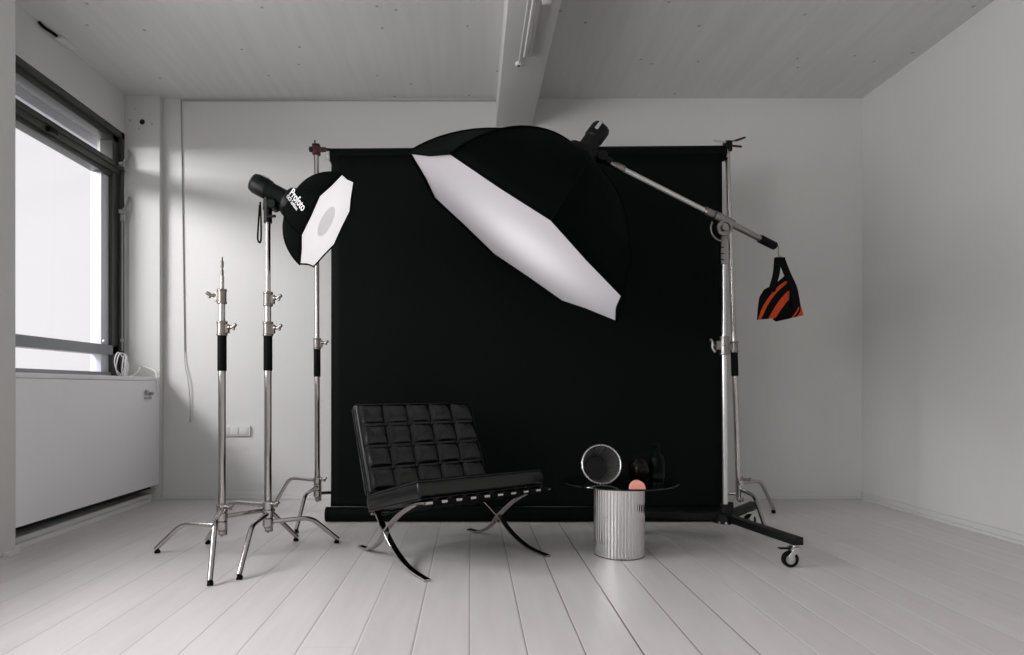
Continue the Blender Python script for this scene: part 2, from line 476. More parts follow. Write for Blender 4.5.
# wall cable raceway + loose end, socket strip
cw = thing('wall_cable', 'thin grey cable run along the top and down the back wall', 'cable', (-2.27, YB, 0))
bm = bmesh.new(); bx(bm, 0, 2.466, -.012, -.001, 3.116, 3.127, .002); tube(bm, [(0, -.006, 3.125), (.028, -.006, 1.155)], .0052, 8)
obj('raceway', bm, M['grey_line'], cw)
bm = bmesh.new(); tube(bm, catmull([(.028, -.008, 1.17), (.035, -.014, 1.05), (.062, -.018, .92), (.074, -.014, .75), (.072, -.012, .60)], 6), .0032, 8)
obj('loose_end', bm, M['grey_line'], cw)
sk = thing('power_socket', 'white socket strip low on the back wall behind the stands', 'socket', (-1.85, YB, .535))
bm = bmesh.new(); bx(bm, -.125, .125, -.014, -.001, -.04, .04, .004); obj('plate', bm, M['wall'], sk)
for k in range(3):
    bm = bmesh.new(); bx(bm, -.108+.074*k, -.040+.074*k, -.017, -.013, -.028, .028, .003); obj('socket_cover', bm, M['wall'], sk)

# ceiling wire stub and the lamp rail under the beam
ws = thing('wire_stub', 'cut wire stub where the ceiling meets the window wall', 'wire', (XL, 3.98, H))
bm = bmesh.new(); tube(bm, catmull([(.012, -.15, -.010), (.014, -.11, -.018), (.02, -.05, -.014), (.02, .0, -.010)], 5), .009, 8); obj('wire', bm, M['strap'], ws)
bm = bmesh.new(); bx(bm, .004, .05, .01, .13, -.022, -.002, .004); obj('bracket', bm, M['trim'], ws)
lr = thing('lamp_rail', 'white lamp rail with fittings screwed under the ceiling beam', 'rail', (.345, 3.9, 2.916))
bm = bmesh.new(); tube(bm, [(-.02, -2.4, -.03), (-.02, -.13, -.03)], .008, 10); tube(bm, [(-.045, -2.4, -.012), (-.045, -.03, -.012)], .0045, 8)
obj('conduit', bm, M['trim'], lr)
bm = bmesh.new(); bx(bm, .0, .026, -2.4, -.12, -.03, 0, .004); obj('rail', bm, M['tag'], lr)
bm = bmesh.new(); bx(bm, .02, .07, -.78, -.70, -.07, -.03, .006); obj('lamp_holder', bm, M['white_plastic'], lr)
bm = bmesh.new(); cyl(bm, (-.045, .0, 0), (0, 0, -1), .022, .02, 16); obj('end_fitting', bm, M['trim'], lr)
bm = bmesh.new(); cyl(bm, (-.045, .0, -.0195), (0, 0, -1), .009, .002, 12); obj('end_hole', bm, M['gap_shade'], lr)

# ------------------------------------------------------------------ turtle-base light stands
def t_knob(parent, p, d, flip=1, mat='cast'):
    """winged locking screw pointing along d"""
    d = V(d).normalized(); p = V(p)
    bm = bmesh.new()
    cyl(bm, p, d, .008, .022, 10)
    up = V((0, 0, 1))
    c = p + d*.024
    tube(bm, [c-up*.006-d*.004, c+up*.004*flip+d*.009, c+up*.010*flip+d*.020], [.010, .010, .008], 10)
    tube(bm, [c+up*.004, c-up*.016*flip+d*.008], [.009, .007], 10)
    cyl(bm, p-d*.002, d, .011, .014, 12)
    return obj('knob', bm, M[mat], parent)

def light_stand(label, loc, feet, tip, sections, sleeve, lean=(0, 0), mat='chrome'):
    """feet: (azimuth, radius, height where the leg leaves the column)
       sections: list of (z0, z1, r); clamps at the joints; sleeve: (z0, z1, r)"""
    t = thing('light_stand', label, 'light stand', loc, group='chrome turtle-base light stands')
    lx, ly = lean
    def P(z): return V((lx*z, ly*z, z))
    for i, (z0, z1, r) in enumerate(sections):
        bm = bmesh.new(); tube(bm, [P(z0), P(z1)], r, 20); obj('column' if i == 0 else 'riser', bm, M[mat], t)
    bm = bmesh.new(); z0, z1, r = sleeve
    tube(bm, [P(z0), P(z0+.004), P(z1-.004), P(z1)], [r-.002, r, r, r-.002], 20); obj('grip_sleeve', bm, M['rubber'], t)
    for i in range(1, len(sections)):
        zc = sections[i-1][1]; r = sections[i-1][2]
        bm = bmesh.new(); p = P(zc-.045)
        cyl(bm, p, (0, 0, 1), r+.006, .075, 18, .2); cyl(bm, p, (0, 0, 1), r+.009, .012, 18, .2); cyl(bm, p+V((0, 0, .063)), (0, 0, 1), r+.009, .012, 18, .2)
        sgn = tip['sides'][i-1]
        bx(bm, min(0, sgn*(r+.018)), max(0, sgn*(r+.018)), -.012, .012, .012, .06, .004, Matrix.Translation(p))
        c = obj('clamp', bm, M['cast'], t)
        t_knob(c, p+V((sgn*(r+.016), -.004, .042)), (sgn, -.25, .1), 1)
    # spigot
    zt = sections[-1][1]
    if tip.get('spigot'):
        bm = bmesh.new(); rr = tip['spigot']
        lathe(bm, [(0, zt-.01), (rr, zt-.01), (rr, zt+.03), (rr*.7, zt+.034), (rr*.7, zt+.045), (rr, zt+.05), (rr, zt+.075), (rr*.55, zt+.082), (rr*.5, zt+.1), (0, zt+.1)], 14, Matrix.Translation((lx*zt, ly*zt, 0)))
        obj('spigot', bm, M['cast'], t)
    # base: three staggered bent legs on collars
    for az, R, hz in feet:
        d = V((math.cos(az), math.sin(az), 0))
        k = R*.60
        foot = d*R
        pts = [d*.02+V((0, 0, hz)), d*(k-.07)+V((0, 0, hz-.003))]
        a = d*k+V((0, 0, hz-.006)); ft = foot+V((0, 0, .022))
        dn = (ft-a).normalized()
        b0 = d*(k-.05)+V((0, 0, hz-.004)); b1 = a+dn*.05
        for q in range(1, 7):
            s = q/7; pts.append(b0*(1-s)**2 + a*2*s*(1-s) + b1*s*s)
        pts += [b1, ft]
        bm = bmesh.new(); tube(bm, pts, .0125, 14)
        cyl(bm, (0, 0, hz-.022), (0, 0, 1), .027, .044, 18, .15)
        lg = obj('leg', bm, M[mat], t)
        bm = bmesh.new(); cyl(bm, foot+V((0, 0, .0))+dn*(-.001), -dn, .0134, .020, 14)
        for v in bm.verts: v.co.z = max(v.co.z, 0)
        obj('rubber_foot', bm, M['rubber'], lg)
    bm = bmesh.new()
    cyl(bm, (0, 0, .135), (0, 0, 1), .0195, .15, 16, .15); lathe(bm, [(0, .112), (.007, .112), (.009, .12), (.009, .13), (0, .13)], 10)
    bx(bm, -.014, .024, -.012, .012, .118, .15, .004)
    hb = obj('base_collar', bm, M['cast'], t)
    t_knob(hb, (.022, -.01, .265), (1, -.3, 0))
    return t

def azr(c, f): return (math.atan2(f[1]-c[1], f[0]-c[0]), math.hypot(f[0]-c[0], f[1]-c[1]))
def legs(c, fs): return [(*azr(c, f[:2]), f[2]) for f in fs]
c1 = (-1.273, 3.17)
light_stand('empty chrome light stand with bare top pin, nearest the window', (*c1, 0),
            legs(c1, [(-1.661, 3.269, .168), (-1.147, 2.724, .255), (-.989, 3.525, .212)]),
            {'sides': (1, -1), 'spigot': .0085},
            [(.13, 1.182, .0185), (1.16, 1.345, .0155), (1.325, 1.44, .0105)], (.957, 1.142, .0225))
c2 = (-1.064, 3.249)
light_stand('chrome light stand carrying the small octagonal softbox', (*c2, 0),
            legs(c2, [(-1.051, 2.809, .212), (-.7466, 3.48, .168), (-1.472, 3.458, .255)]),
            {'sides': (1, 1)},
            [(.13, 1.187, .0185), (1.165, 1.343, .0165), (1.32, 1.785, .0135)], (.960, 1.147, .0225))
c3 = (-1.022, 4.13)
light_stand('chrome light stand holding up the left end of the black backdrop', (*c3, 0),
            legs(c3, [(-1.044, 3.70, .212), (-1.40, 4.37, .255), (-.64, 4.33, .168)]),
            {'sides': (1,)},
            [(.13, 1.172, .018), (1.15, 2.46, .0165)], (.945, 1.13, .0225), lean=(-.003, 0))
c4 = (1.782, 4.11)
light_stand('chrome light stand holding up the right end of the black backdrop', (*c4, 0),
            legs(c4, [(2.109, 4.315, .24), (1.76, 3.70, .20), (1.36, 4.33, .168)]),
            {'sides': (-1,)},
            [(.13, 1.15, .018), (1.13, 2.45, .0165)], (.95, 1.125, .0225), lean=(-.034, 0))

# ------------------------------------------------------------------ backdrop
bd = thing('paper_backdrop', 'wide black paper backdrop hanging from a roll between two stands', 'backdrop', (.37, 4.11, 0))
XL_, XR_ = -1.285, 1.274
bm = bmesh.new(); tube(bm, [(XL_-.012, 0, 2.404), (XR_+.035, 0, 2.424)], .05, 32); obj('roll', bm, M['paper'], bd)
bm = bmesh.new(); tube(bm, [(-1.39, 0, 2.448), (XL_+.05, 0, 2.45)], .009, 10); tube(bm, [(XR_-.05, 0, 2.468), (1.33, 0, 2.469)], .009, 10); obj('crossbar', bm, M['steel'], bd)
for sx in (-1, 1):
    bm = bmesh.new(); x = XL_-.012 if sx < 0 else XR_+.035
    lathe(bm, [(0, 0), (.03, 0), (.034, .012), (.018, .022), (.018, .034), (0, .034)], 18, axis_mtx((x, 0, 2.404 if sx < 0 else 2.424), (sx, 0, 0)))
    obj('end_plug', bm, M['tag'], bd)
# sheet: from the roll straight down, with gentle ripples, round the tube lying on the floor
bm = bmesh.new(); nx = 40; grid = []
prof = [(-.049, 2.41), (-.0505, 2.3), (-.053, 2.0), (-.055, 1.6), (-.058, 1.2), (-.06, .8), (-.062, .4), (-.066, .2), (-.072, .12), (-.078, .098)]
for i in range(nx+1):
    x = XL_+(XR_-XL_)*i/nx; row = []
    for (y, z) in prof:
        f = (1-z/2.41)
        row.append(bm.verts.new((x, y+.004*f*math.sin(x*4+1)+.003*f*math.sin(x*9), z)))
    grid.append(row)
for i in range(nx):
    for j in range(len(prof)-1):
        bm.faces.new((grid[i][j], grid[i+1][j], grid[i+1][j+1], grid[i][j+1]))
sh = obj('paper_sheet', bm, M['paper'], bd)
sm = sh.modifiers.new('Solidify', 'SOLIDIFY'); sm.thickness = .0012
bm = bmesh.new(); tube(bm, [(XL_-.03, -.068, .048), (XR_+.02, -.068, .048)], .047, 32); obj('bottom_roll', bm, M['paper'], bd)

def roll_clamp(label, loc, sx):
    t = thing('clamp', label, 'clamp', loc, group='clamps holding the backdrop bar')
    bm = bmesh.new()
    bx(bm, -.024, .024, -.026, .026, -.04, .03, .006); obj('body', bm, M['plastic'], t)
    bm = bmesh.new()
    if sx > 0:
        tube(bm, catmull([(.0, -.02, .02), (.05, -.02, .03), (.11, -.02, .05)], 4), [.004]*4+[.0075]*4+[.006], 10)
        obj('handle', bm, M['red_plastic'], t)
        bm = bmesh.new(); tube(bm, [(.015, -.02, -.005), (.085, -.02, -.012)], .007, 10); obj('handle', bm, M['red_plastic'], t)
        bm = bmesh.new(); tube(bm, catmull([(-.1, -.02, .03), (-.03, -.02, .02), (.02, -.02, .01)], 4), .006, 10); obj('spring_arm', bm, M['tag'], t)
    else:
        bx(bm, -.02, .024, -.032, -.008, -.04, .016, .008); bx(bm, -.0, .07, -.03, -.01, -.028, .004, .008)
        obj('jaw', bm, M['red_plastic'], t)
        bm = bmesh.new(); tube(bm, [(-.006, -.01, .012), (-.008, -.01, .055)], .005, 10); obj('handle', bm, M['red_plastic'], t)
        bm = bmesh.new(); cyl(bm, (.068, -.02, -.012), (1, 0, 0), .010, .03, 12); obj('screw', bm, M['plastic'], t)
        bm = bmesh.new(); cyl(bm, (-.042, -.02, -.01), (1, 0, 0), .018, .02, 12); obj('screw', bm, M['plastic'], t)
    return t
roll_clamp('dark red clamp at the left end of the backdrop roll', (-1.03, 4.13, 2.462), -1)
roll_clamp('red-handled clamp at the right end of the backdrop roll', (1.70, 4.11, 2.474), 1)

# ------------------------------------------------------------------ softboxes and flashes
def shell_prof(s, R, r0, depth, big):
    a = s*PI/2; k = .56 if big else .6
    rad = r0+(R-r0)*(k*math.sin(a)**.95+(1-k)*s)
    z = -depth*(k*math.cos(a)**.95+(1-k)*(1-s))
    return rad, z

def softbox(label, C, N, R, roll_ang, depth, r0, power, big):
    """origin at the middle of the front face; local +Z = the way it shines"""
    N = V(N).normalized()
    u = N.cross(V((0, 0, 1))).normalized(); v = N.cross(u)
    m = Matrix((u, v, N)).transposed().to_4x4(); m.translation = V(C)
    t = thing('softbox', label, 'softbox', group='octagonal softboxes')
    t.matrix_world = m
    sub = 2
    def ring(rad, z, sag=1.0):
        out = []
        for k in range(8):
            for s in range(sub):
                a0 = roll_ang+2*PI*k/8; a1 = roll_ang+2*PI*(k+1)/8
                p = V((math.cos(a0), math.sin(a0), 0))*(1-s/sub)+V((math.cos(a1), math.sin(a1), 0))*(s/sub)
                out.append(V((p.x*rad*(sag if s else 1), p.y*rad*(sag if s else 1), z)))
        return out
    NR = 14
    bm = bmesh.new(); rings = []
    for i in range(NR+1):
        s = i/NR
        rad, z = shell_prof(s, R, r0, depth, big)
        rings.append([bm.verts.new(p) for p in ring(rad, z, 1-.022*s)])
    n = len(rings[0])
    for i in range(NR):
        for k in range(n):
            bm.faces.new((rings[i][k], rings[i][(k+1) % n], rings[i+1][(k+1) % n], rings[i+1][k]))
    sh = obj('shell', bm, M['fabric'], t, smooth=True)
    s2 = sh.modifiers.new('Solidify', 'SOLIDIFY'); s2.thickness = .004; s2.offset = -1
    # diffuser set just inside the rim
    zf = -.012 if big else -.006
    bm = bmesh.new(); vs = [bm.verts.new(p) for p in ring(R*.985, zf, .976)]
    c = bm.verts.new((0, 0, zf-.004))
    for k in range(n): bm.faces.new((vs[k], vs[(k+1) % n], c))
    dm = diffuser('lit_diffuser_large', .10, .74, .38, (.0, .06, 0), power) if big else diffuser('lit_diffuser_small', .8, 1.0, .3, (0, 0, 0), power, .085)
    obj('diffuser', bm, dm, t, smooth=False)
    bm = bmesh.new(); P = ring(R*.998, -.002, .978); P.append(P[0]); tube(bm, P, .0045 if big else .003, 6, False)
    obj('rim', bm, M['fabric'], t)
    # ribs under the cloth
    for k in range(8):
        bm = bmesh.new(); a0 = roll_ang+2*PI*k/8; pts = []
        for i in range(NR+1):
            rad, z = shell_prof(i/NR, R, r0, depth, big); rad += .002
            pts.append((math.cos(a0)*rad, math.sin(a0)*rad, z))
        tube(bm, pts, .006 if big else .004, 6); obj('rib', bm, M['fabric'], t)
    bm = bmesh.new(); lathe(bm, [(r0*.7, -depth-.03), (r0+.004, -depth-.03), (r0+.01, -depth-.015), (r0+.008, -depth+.012), (r0*.7, -depth+.012)], 28, closed=True)
    obj('speed_ring', bm, M['plastic'], t)
    return t, m

def flash(label, t_m, z0, length, r, group='studio flash heads'):
    """flash head along the softbox axis, behind it"""
    t = thing('studio_flash', label, 'studio flash', group=group)
    t.matrix_world = t_m @ Matrix.Translation((0, 0, z0))
    L = length
    bm = bmesh.new()
    lathe(bm, [(0, 0), (r*.9, 0), (r*.98, -.01), (r*.98, -L*.55), (r*1.08, -L*.58), (r*1.1, -L*.62), (r*1.1, -L*.92), (r*1.0, -L*.97), (r*.8, -L), (0, -L)], 28)
    obj('body', bm, M['plastic'], t)
    bm = bmesh.new(); lathe(bm, [(r*.9, -L), (r*.97, -L*.985), (r*.97, -L*.995), (r*.8, -L*1.012), (r*.8, -L*1.003)], 28, closed=True)
    cyl(bm, (0, r*.35, -L*.998), (0, 0, -1), r*.22, .012, 16)
    obj('control_dial', bm, M['rubber'], t)
    return t

def flash_bits(t, L, r, down):
    """battery window and a carrying handle; down: local direction of the bracket"""
    down = V(down).normalized(); side = V((0, 0, 1)).cross(down).normalized()
    return down, side

# small softbox on the second stand
sC = V((-.748, 3.24, 1.735)); sN = V((.88, -.03, -.480))
sb, sm_ = softbox('small octagonal softbox lit white on the slim light stand', sC, sN, .272, -1.028, .212, .07, .76, False)
sN = sN.normalized()
fl = flash('black flash head behind the small softbox on its stand', sm_, -.225, .225, .048)
def loc(mw, w): return mw.inverted() @ V(w)
fm = sm_ @ Matrix.Translation((0, 0, -.225))
# bracket from the body down to the stand top
top = V((-1.064, 3.249, 1.775)); 
bpos = loc(fm, top); ax = V((0, 0, bpos.z))
dv = (loc(fm, top+V((0, 0, .12)))-bpos).normalized()
bm = bmesh.new(); 
p_up = loc(fm, top+V((0, 0, .085)))
tube(bm, [loc(fm, top+V((0, 0, -.04))), loc(fm, top+V((0, 0, .02))), loc(fm, top+V((0, 0, .03))), loc(fm, top+V((0, 0, .10)))], [.021, .021, .026, .022], 16)
cyl(bm, loc(fm, top+V((.03, -.045, .05))), fm.to_3x3().inverted() @ V((0, 1, 0)), .024, .09, 16)
cyl(bm, loc(fm, top+V((0, -.02, -.012))), fm.to_3x3().inverted() @ V((1, -.2, 0)), .008, .05, 10)
obj('stand_bracket', bm, M['plastic'], fl)
bm = bmesh.new()
q = V((-1.10, 3.235, 1.845))
pts = [q+V((0, 0, -.005)), q+V((.004, -.004, -.06)), q+V((.006, -.003, -.14)), q+V((.004, .0, -.20)), q+V((-.004, .004, -.215)), q+V((-.014, .004, -.195)), q+V((-.010, .002, -.12)), q+V((-.003, 0, -.02))]
tube(bm, [loc(fm, p) for p in catmull(pts, 4)], .0048, 8); obj('wrist_strap', bm, M['strap'], fl)
bm = bmesh.new()
for s in (-.25, 0, .25): tube(bm, [(.0562*math.sin(2.2+s), .0562*math.cos(2.2+s), -.135), (.0562*math.sin(2.2+s), .0562*math.cos(2.2+s), -.19)], .003, 6)
obj('side_vents', bm, M['rubber'], fl)
bm = bmesh.new()
for a in (.35,):
    bx(bm, -.012, .012, .0545, .0565, -.19, -.15, .001, Matrix.Rotation(a+PI, 4, 'Z'))
obj('display', bm, M['plastic_grey'], fl)

# big softbox on the boom
bC = V((.231, 3.204, 1.627)); bN = V((-.602, .004, -.798)).normalized()
bb, bm_ = softbox('large octagonal softbox glowing white, tilted over the chair', bC, bN, .694, -1.75, .55, .08, .62, True)
fl2 = flash('black flash head behind the large softbox on the boom', bm_, -.555, .185, .047)
fm2 = bm_ @ Matrix.Translation((0, 0, -.555))
tip = V((.700, 3.185, 2.035))
bm = bmesh.new()
tube(bm, [loc(fm2, tip+V((.02, 0, -.01))), loc(fm2, tip+V((-.05, .01, .03))), loc(fm2, bC-bN*.61)], [.02, .022, .026], 14)
cyl(bm, loc(fm2, tip+V((-.03, -.035, .02))), fm2.to_3x3().inverted() @ V((0, 1, 0)), .026, .06, 16)
obj('stand_bracket', bm, M['plastic'], fl2)
bm = bmesh.new()
bx(bm, -.009, .009, .056, .0595, -.185, -.135, .001, Matrix.Rotation(PI*.5+.25, 4, 'Z'))
obj('display', bm, M['plastic_grey'], fl2)

# printed name on the small softbox's cloth
def text_mesh(body, size, bold=.0):
    cu = bpy.data.curves.new('lettering', 'FONT'); cu.body = body; cu.size = size; cu.offset = bold; cu.align_x = 'LEFT'
    cu.extrude = .0004
    to = bpy.data.objects.new('lettering', cu); col.objects.link(to)
    bpy.context.view_layer.update()
    dg = bpy.context.evaluated_depsgraph_get()
    me = bpy.data.meshes.new_from_object(to.evaluated_get(dg))
    bpy.data.objects.remove(to); bpy.data.curves.remove(cu)
    return me
TXT = []
def put_text(parent, body, size, bold, origin, xdir, normal, name='lettering'):
    me = text_mesh(body, size, bold); me.name = name; me.materials.clear(); me.materials.append(M['white_ink'])
    o = bpy.data.objects.new(name, me); col.objects.link(o); o.parent = parent
    X = V(xdir).normalized(); Z = (V(normal)-X*V(normal).dot(X)).normalized(); Y = Z.cross(X)
    mm = Matrix((X, Y, Z)).transposed().to_4x4(); mm.translation = V(origin)
    o.matrix_local = mm
    return o
# panel of the shell that faces the camera
best = None
for k in range(8):
    a = -1.028+2*PI*(k+.5)/8
    nrm = sm_.to_3x3() @ V((math.cos(a), math.sin(a), -.6)).normalized()
    sc = nrm.dot((V((0, 0, .87))-sC).normalized()) + .35*nrm.dot(V((-1, 0, 0)))
    if best is None or sc > best[0]: best = (sc, a)
TEXT_A = best[1]
def shell_pt(a, s):
    rad, z = shell_prof(s, .272, .07, .212, False); rad *= math.cos(PI/8)*.99
    return V((math.cos(a)*rad, math.sin(a)*rad, z))
tA, tB = shell_pt(-6.42, .30), shell_pt(-6.10, .94)
nn = V((math.cos(6.2), -math.sin(6.2), -.75)).normalized()
axd = (tB-tA).normalized(); nn = (nn-axd*nn.dot(axd)).normalized(); ydir = nn.cross(axd)
LT = (tB-tA).length
put_text(sb, 'Profoto', LT/3.5, .001, tA+nn*.020, axd, nn)
put_text(sb, 'OCF Softbox', LT/7.8, .0004, tA+nn*.020-ydir*.022-axd*.004, axd, nn)

# ------------------------------------------------------------------ rolling boom stand
rs = thing('rolling_stand', 'tall wheeled boom stand with black three-legged base beside the backdrop', 'rolling stand', (1.460, 3.56, 0))
def rl(bm, z0, z1, r): return tube(bm, [(0, 0, z0), (0, 0, z1)], r, 20)
rs.rotation_euler = (0, -.006, 0)
bm = bmesh.new(); rl(bm, .13, 1.12, .017); obj('column', bm, M['bright_metal'], rs)
bm = bmesh.new(); rl(bm, 1.10, 1.72, .0145); obj('riser', bm, M['bright_metal'], rs)
bm = bmesh.new(); cyl(bm, (0, 0, 1.065), (0, 0, 1), .026, .1, 20); cyl(bm, (0, 0, 1.06), (0, 0, 1), .03, .016, 20); cyl(bm, (0, 0, 1.11), (0, 0, 1), .03, .012, 20); cyl(bm, (0, 0, 1.155), (0, 0, 1), .028, .012, 20)
bx(bm, -.05, 0, -.014, .014, 1.09, 1.14, .004)
cl = obj('clamp', bm, M['steel'], rs)
bm = bmesh.new(); cyl(bm, (-.05, 0, 1.115), (-1, 0, 0), .008, .022, 10); tube(bm, catmull([(-.078, 0, 1.15), (-.07, -.01, 1.13), (-.07, -.01, 1.10), (-.056, -.015, 1.075)], 4), .009, 8); obj('knob', bm, M['cast'], cl)
bm = bmesh.new(); bx(bm, -.022, .016, -.02, .02, 1.58, 1.745, .004)
obj('head_bracket', bm, M['steel'], rs)
bm = bmesh.new()
bm.free()
for k in range(3):
    bm = bmesh.new(); bx(bm, -.024, -.006, -.0225, -.0195, 1.60+.035*k, 1.606+.035*k); obj('scale_mark', bm, M['plastic'], rs)
# legs with casters
def caster(parent, p, az, brake=True):
    """p = point under the leg; wheel touches the floor"""
    p = V(p)
    D = V((math.cos(az), math.sin(az), 0)); S = V((-D.y, D.x, 0))
    wc = V((p.x, p.y, .039))-D*.022
    bm = bmesh.new(); mt = axis_mtx(wc-S*.013, S)
    lathe(bm, [(.024, 0), (.034, .0), (.039, .005), (.039, .021), (.034, .026), (.024, .026)], 28, mt, closed=True)
    c = obj('caster_wheel', bm, M['rubber'], parent)
    bm = bmesh.new(); lathe(bm, [(0, .002), (.024, .002), (.0245, .013), (.024, .024), (0, .024)], 20, mt); cyl(bm, wc-S*.02, S, .007, .04, 10); obj('wheel_hub', bm, M['plastic_grey'], c)
    bm = bmesh.new()
    for sg in (-1, 1):
        pts = [wc+S*sg*.019+V((0, 0, -.008)), wc+S*sg*.019+V((0, 0, .02)), V((p.x, p.y, .088))+S*sg*.019, V((p.x, p.y, .1))+S*sg*.019]
        bar(bm, pts, D, .028, .003)
    bx(bm, -.024, .024, -.024, .024, .094, .1, .001, Matrix.Translation((p.x, p.y, 0)) @ Matrix.Rotation(az, 4, 'Z'))
    cyl(bm, (p.x, p.y, .1), (0, 0, 1), .014, .014, 14)
    obj('caster_fork', bm, M['bright_metal'], c)
    if brake:
        bm = bmesh.new(); bx(bm, -.075, -.015, -.014, .014, .088, .094, .002, Matrix.Translation((p.x, p.y, 0)) @ Matrix.Rotation(az, 4, 'Z')); obj('brake_pedal', bm, M['plastic'], c)
    return c
for (ex, ey, br, ca) in ((.112, -.555, True, -.05), (.315, .34, False, .2), (-.53, .13, False, 2.8)):
    L = math.hypot(ex, ey); az = math.atan2(ey, ex)
    mt = Matrix.Rotation(az, 4, 'Z')
    bm = bmesh.new(); bx(bm, .03, L+.025, -.026, .026, .112, .15, .003, mt)
    lg = obj('leg', bm, M['black_paint'], rs)
    caster(lg, (math.cos(az)*(L-.005), math.sin(az)*(L-.005), 0), ca, br)
bm = bmesh.new()
lathe(bm, [(0, .10), (.07, .10), (.075, .106), (.075, .112), (.05, .152), (.03, .156), (.028, .20), (.022, .205), (0, .205)], 28)
bx(bm, .02, .045, -.012, .012, .15, .215, .004)
obj('base_hub', bm, M['black_paint'], rs)
bm = bmesh.new()
for a in (-1.9, -1.45, -1.0, -2.35): cyl(bm, (.076*math.cos(a)*.98, .076*math.sin(a)*.98, .109), (math.cos(a), math.sin(a), 0), .008, .006, 10)
obj('hub_bolts', bm, M['bright_metal'], rs)

# boom arm ---------------------------------------------------------------
b0 = V((.705, 3.19, 2.033)); b1 = V((1.775, 3.618, 1.697)); bdv = (b1-b0).normalized(); BL = (b1-b0).length
ba = thing('boom_arm', 'silver boom arm sloping from large softbox down to the hanging bag', 'boom arm', tuple(b0+bdv*.70))
o_ = b0+bdv*.70
def B_(s): return b0+bdv*s-o_
bm = bmesh.new(); tube(bm, [B_(.09), B_(.66)], .0155, 18); obj('upper_tube', bm, M['bright_metal'], ba)
bm = bmesh.new(); tube(bm, [B_(.66), B_(BL-.02)], .0175, 18); obj('tube', bm, M['steel'], ba)
bm = bmesh.new(); tube(bm, [B_(-.02), B_(.02), B_(.03), B_(.036), B_(.05), B_(.055), B_(.1), B_(.104)], [.007, .011, .011, .016, .016, .0195, .0195, .016], 16); obj('end_collar', bm, M['steel'], ba)
bm = bmesh.new(); tube(bm, [B_(.65), B_(.655), B_(.715), B_(.72)], [.018, .023, .023, .02], 18); tube(bm, [B_(.72), B_(.725), B_(.86), B_(.865)], [.02, .028, .028, .02], 18)
obj('boom_sleeve', bm, M['steel'], ba)
bm = bmesh.new(); tube(bm, [B_(BL-.125), B_(BL-.122), B_(BL-.006), B_(BL)], [.019, .0235, .0235, .019], 18); obj('grip', bm, M['rubber'], ba)
# round pivot and its bracket wheel
pv = V((1.408, 3.46, 1.76))-o_
bm = bmesh.new(); lathe(bm, [(.0, 0), (.04, 0), (.044, .004), (.044, .018), (.04, .022), (.032, .022), (.03, .012), (.02, .012), (.018, .03), (0, .03)], 32, axis_mtx(pv+V((0, .0, 0)), (0, -1, 0)))
lathe(bm, [(0, 0), (.026, 0), (.026, .08), (0, .08)], 20, axis_mtx(pv+V((.02, .085, 0)), (-.2, -1, 0)))
obj('pivot_disc', bm, M['steel'], ba)
bm = bmesh.new(); tube(bm, catmull([pv+V((-.075*math.cos(a), -.012, -.075*math.sin(a))) for a in (-.5, 0, .5, 1.0, 1.4)], 5), .005, 8)
obj('pivot_lever', bm, M['steel'], ba)
bm = bmesh.new(); pts = [b1-o_+V((.0, 0, 0)), b1-o_+V((.008, 0, .008)), b1-o_+V((.018, 0, .0)), b1-o_+V((.018, 0, -.03)), b1-o_+V((.022, 0, -.06)), b1-o_+V((.03, 0, -.066)), b1-o_+V((.034, 0, -.055))]
tube(bm, catmull(pts, 4), .003, 8); obj('hook', bm, M['steel'], ba)

# weight bag -------------------------------------------------------------
PX = 3.623/620
def bagp(cx, cy):       # outline drawn in centimetre-ish steps, measured from the hook
    return ((750+(205+(cx-205)*1.05)/6.89-780)*PX, -((235+cy/6.89)-258)*PX)
wb = thing('weight_bag', 'black and orange striped weight bag hanging from boom arm end', 'bag', (1.806, 3.623, 1.628))
def pouch(name, outline, y0, th, mat):
    pts = [bagp(*p) for p in outline]
    pts = [V((p[0], 0, p[1])) for p in pts]
    n0 = len(pts); dense = []
    for i in range(n0):
        for k in range(4):
            dense.append(pts[i].lerp(pts[(i+1) % n0], k/4))
    c = sum(dense, V((0, 0, 0)))/len(dense)
    bm = bmesh.new(); NL = 5; layers = {}
    for sg in (-1, 1):
        prev = None
        for l in range(NL+1):
            s = l/NL
            if l == NL:
                cv = bm.verts.new((c.x, y0+sg*th, c.z)); ring = [cv]
            else:
                ring = []
                for k, d in enumerate(dense):
                    q = d.lerp(c, s)
                    if l == 0:
                        if sg == 1: ring.append(layers[k])
                        else:
                            v_ = bm.verts.new((q.x, y0, q.z)); layers[k] = v_; ring.append(v_)
                    else:
                        ring.append(bm.verts.new((q.x, y0+sg*th*math.sin(min(1, s*1.3)*PI/2), q.z)))
            if prev:
                m = len(dense)
                for k in range(m):
                    j = (k+1) % m
                    if len(ring) == 1: bm.faces.new((prev[k], prev[j], ring[0]))
                    else: bm.faces.new((prev[k], prev[j], ring[j], ring[k]))
            prev = ring
    return obj(name, bm, mat, wb)
cA = bagp(400, 640)
u_ = PX/6.89
mA = bag_mat('striped_bag_cloth', (cA[0], 0, cA[1]), [(0, 'k'), (246*u_*2.5, 'o'), (297*u_*2.5, 'k'), (346*u_*2.5, 'o'), (366*u_*2.5, 'k')])
cB = bagp(180, 470)
mB = bag_mat('dark_bag_cloth', (cB[0], 0, cB[1]), [(0, 'k'), (148*u_*2.5, 'o'), (160*u_*2.5, 'k'), (176*u_*2.5, 'o')])
pouch('front_pouch', [(48, 585), (56, 480), (64, 428), (95, 375), (165, 338), (230, 282), (262, 360), (262, 450), (240, 520), (165, 572), (120, 578)], -.012, .035, mA)
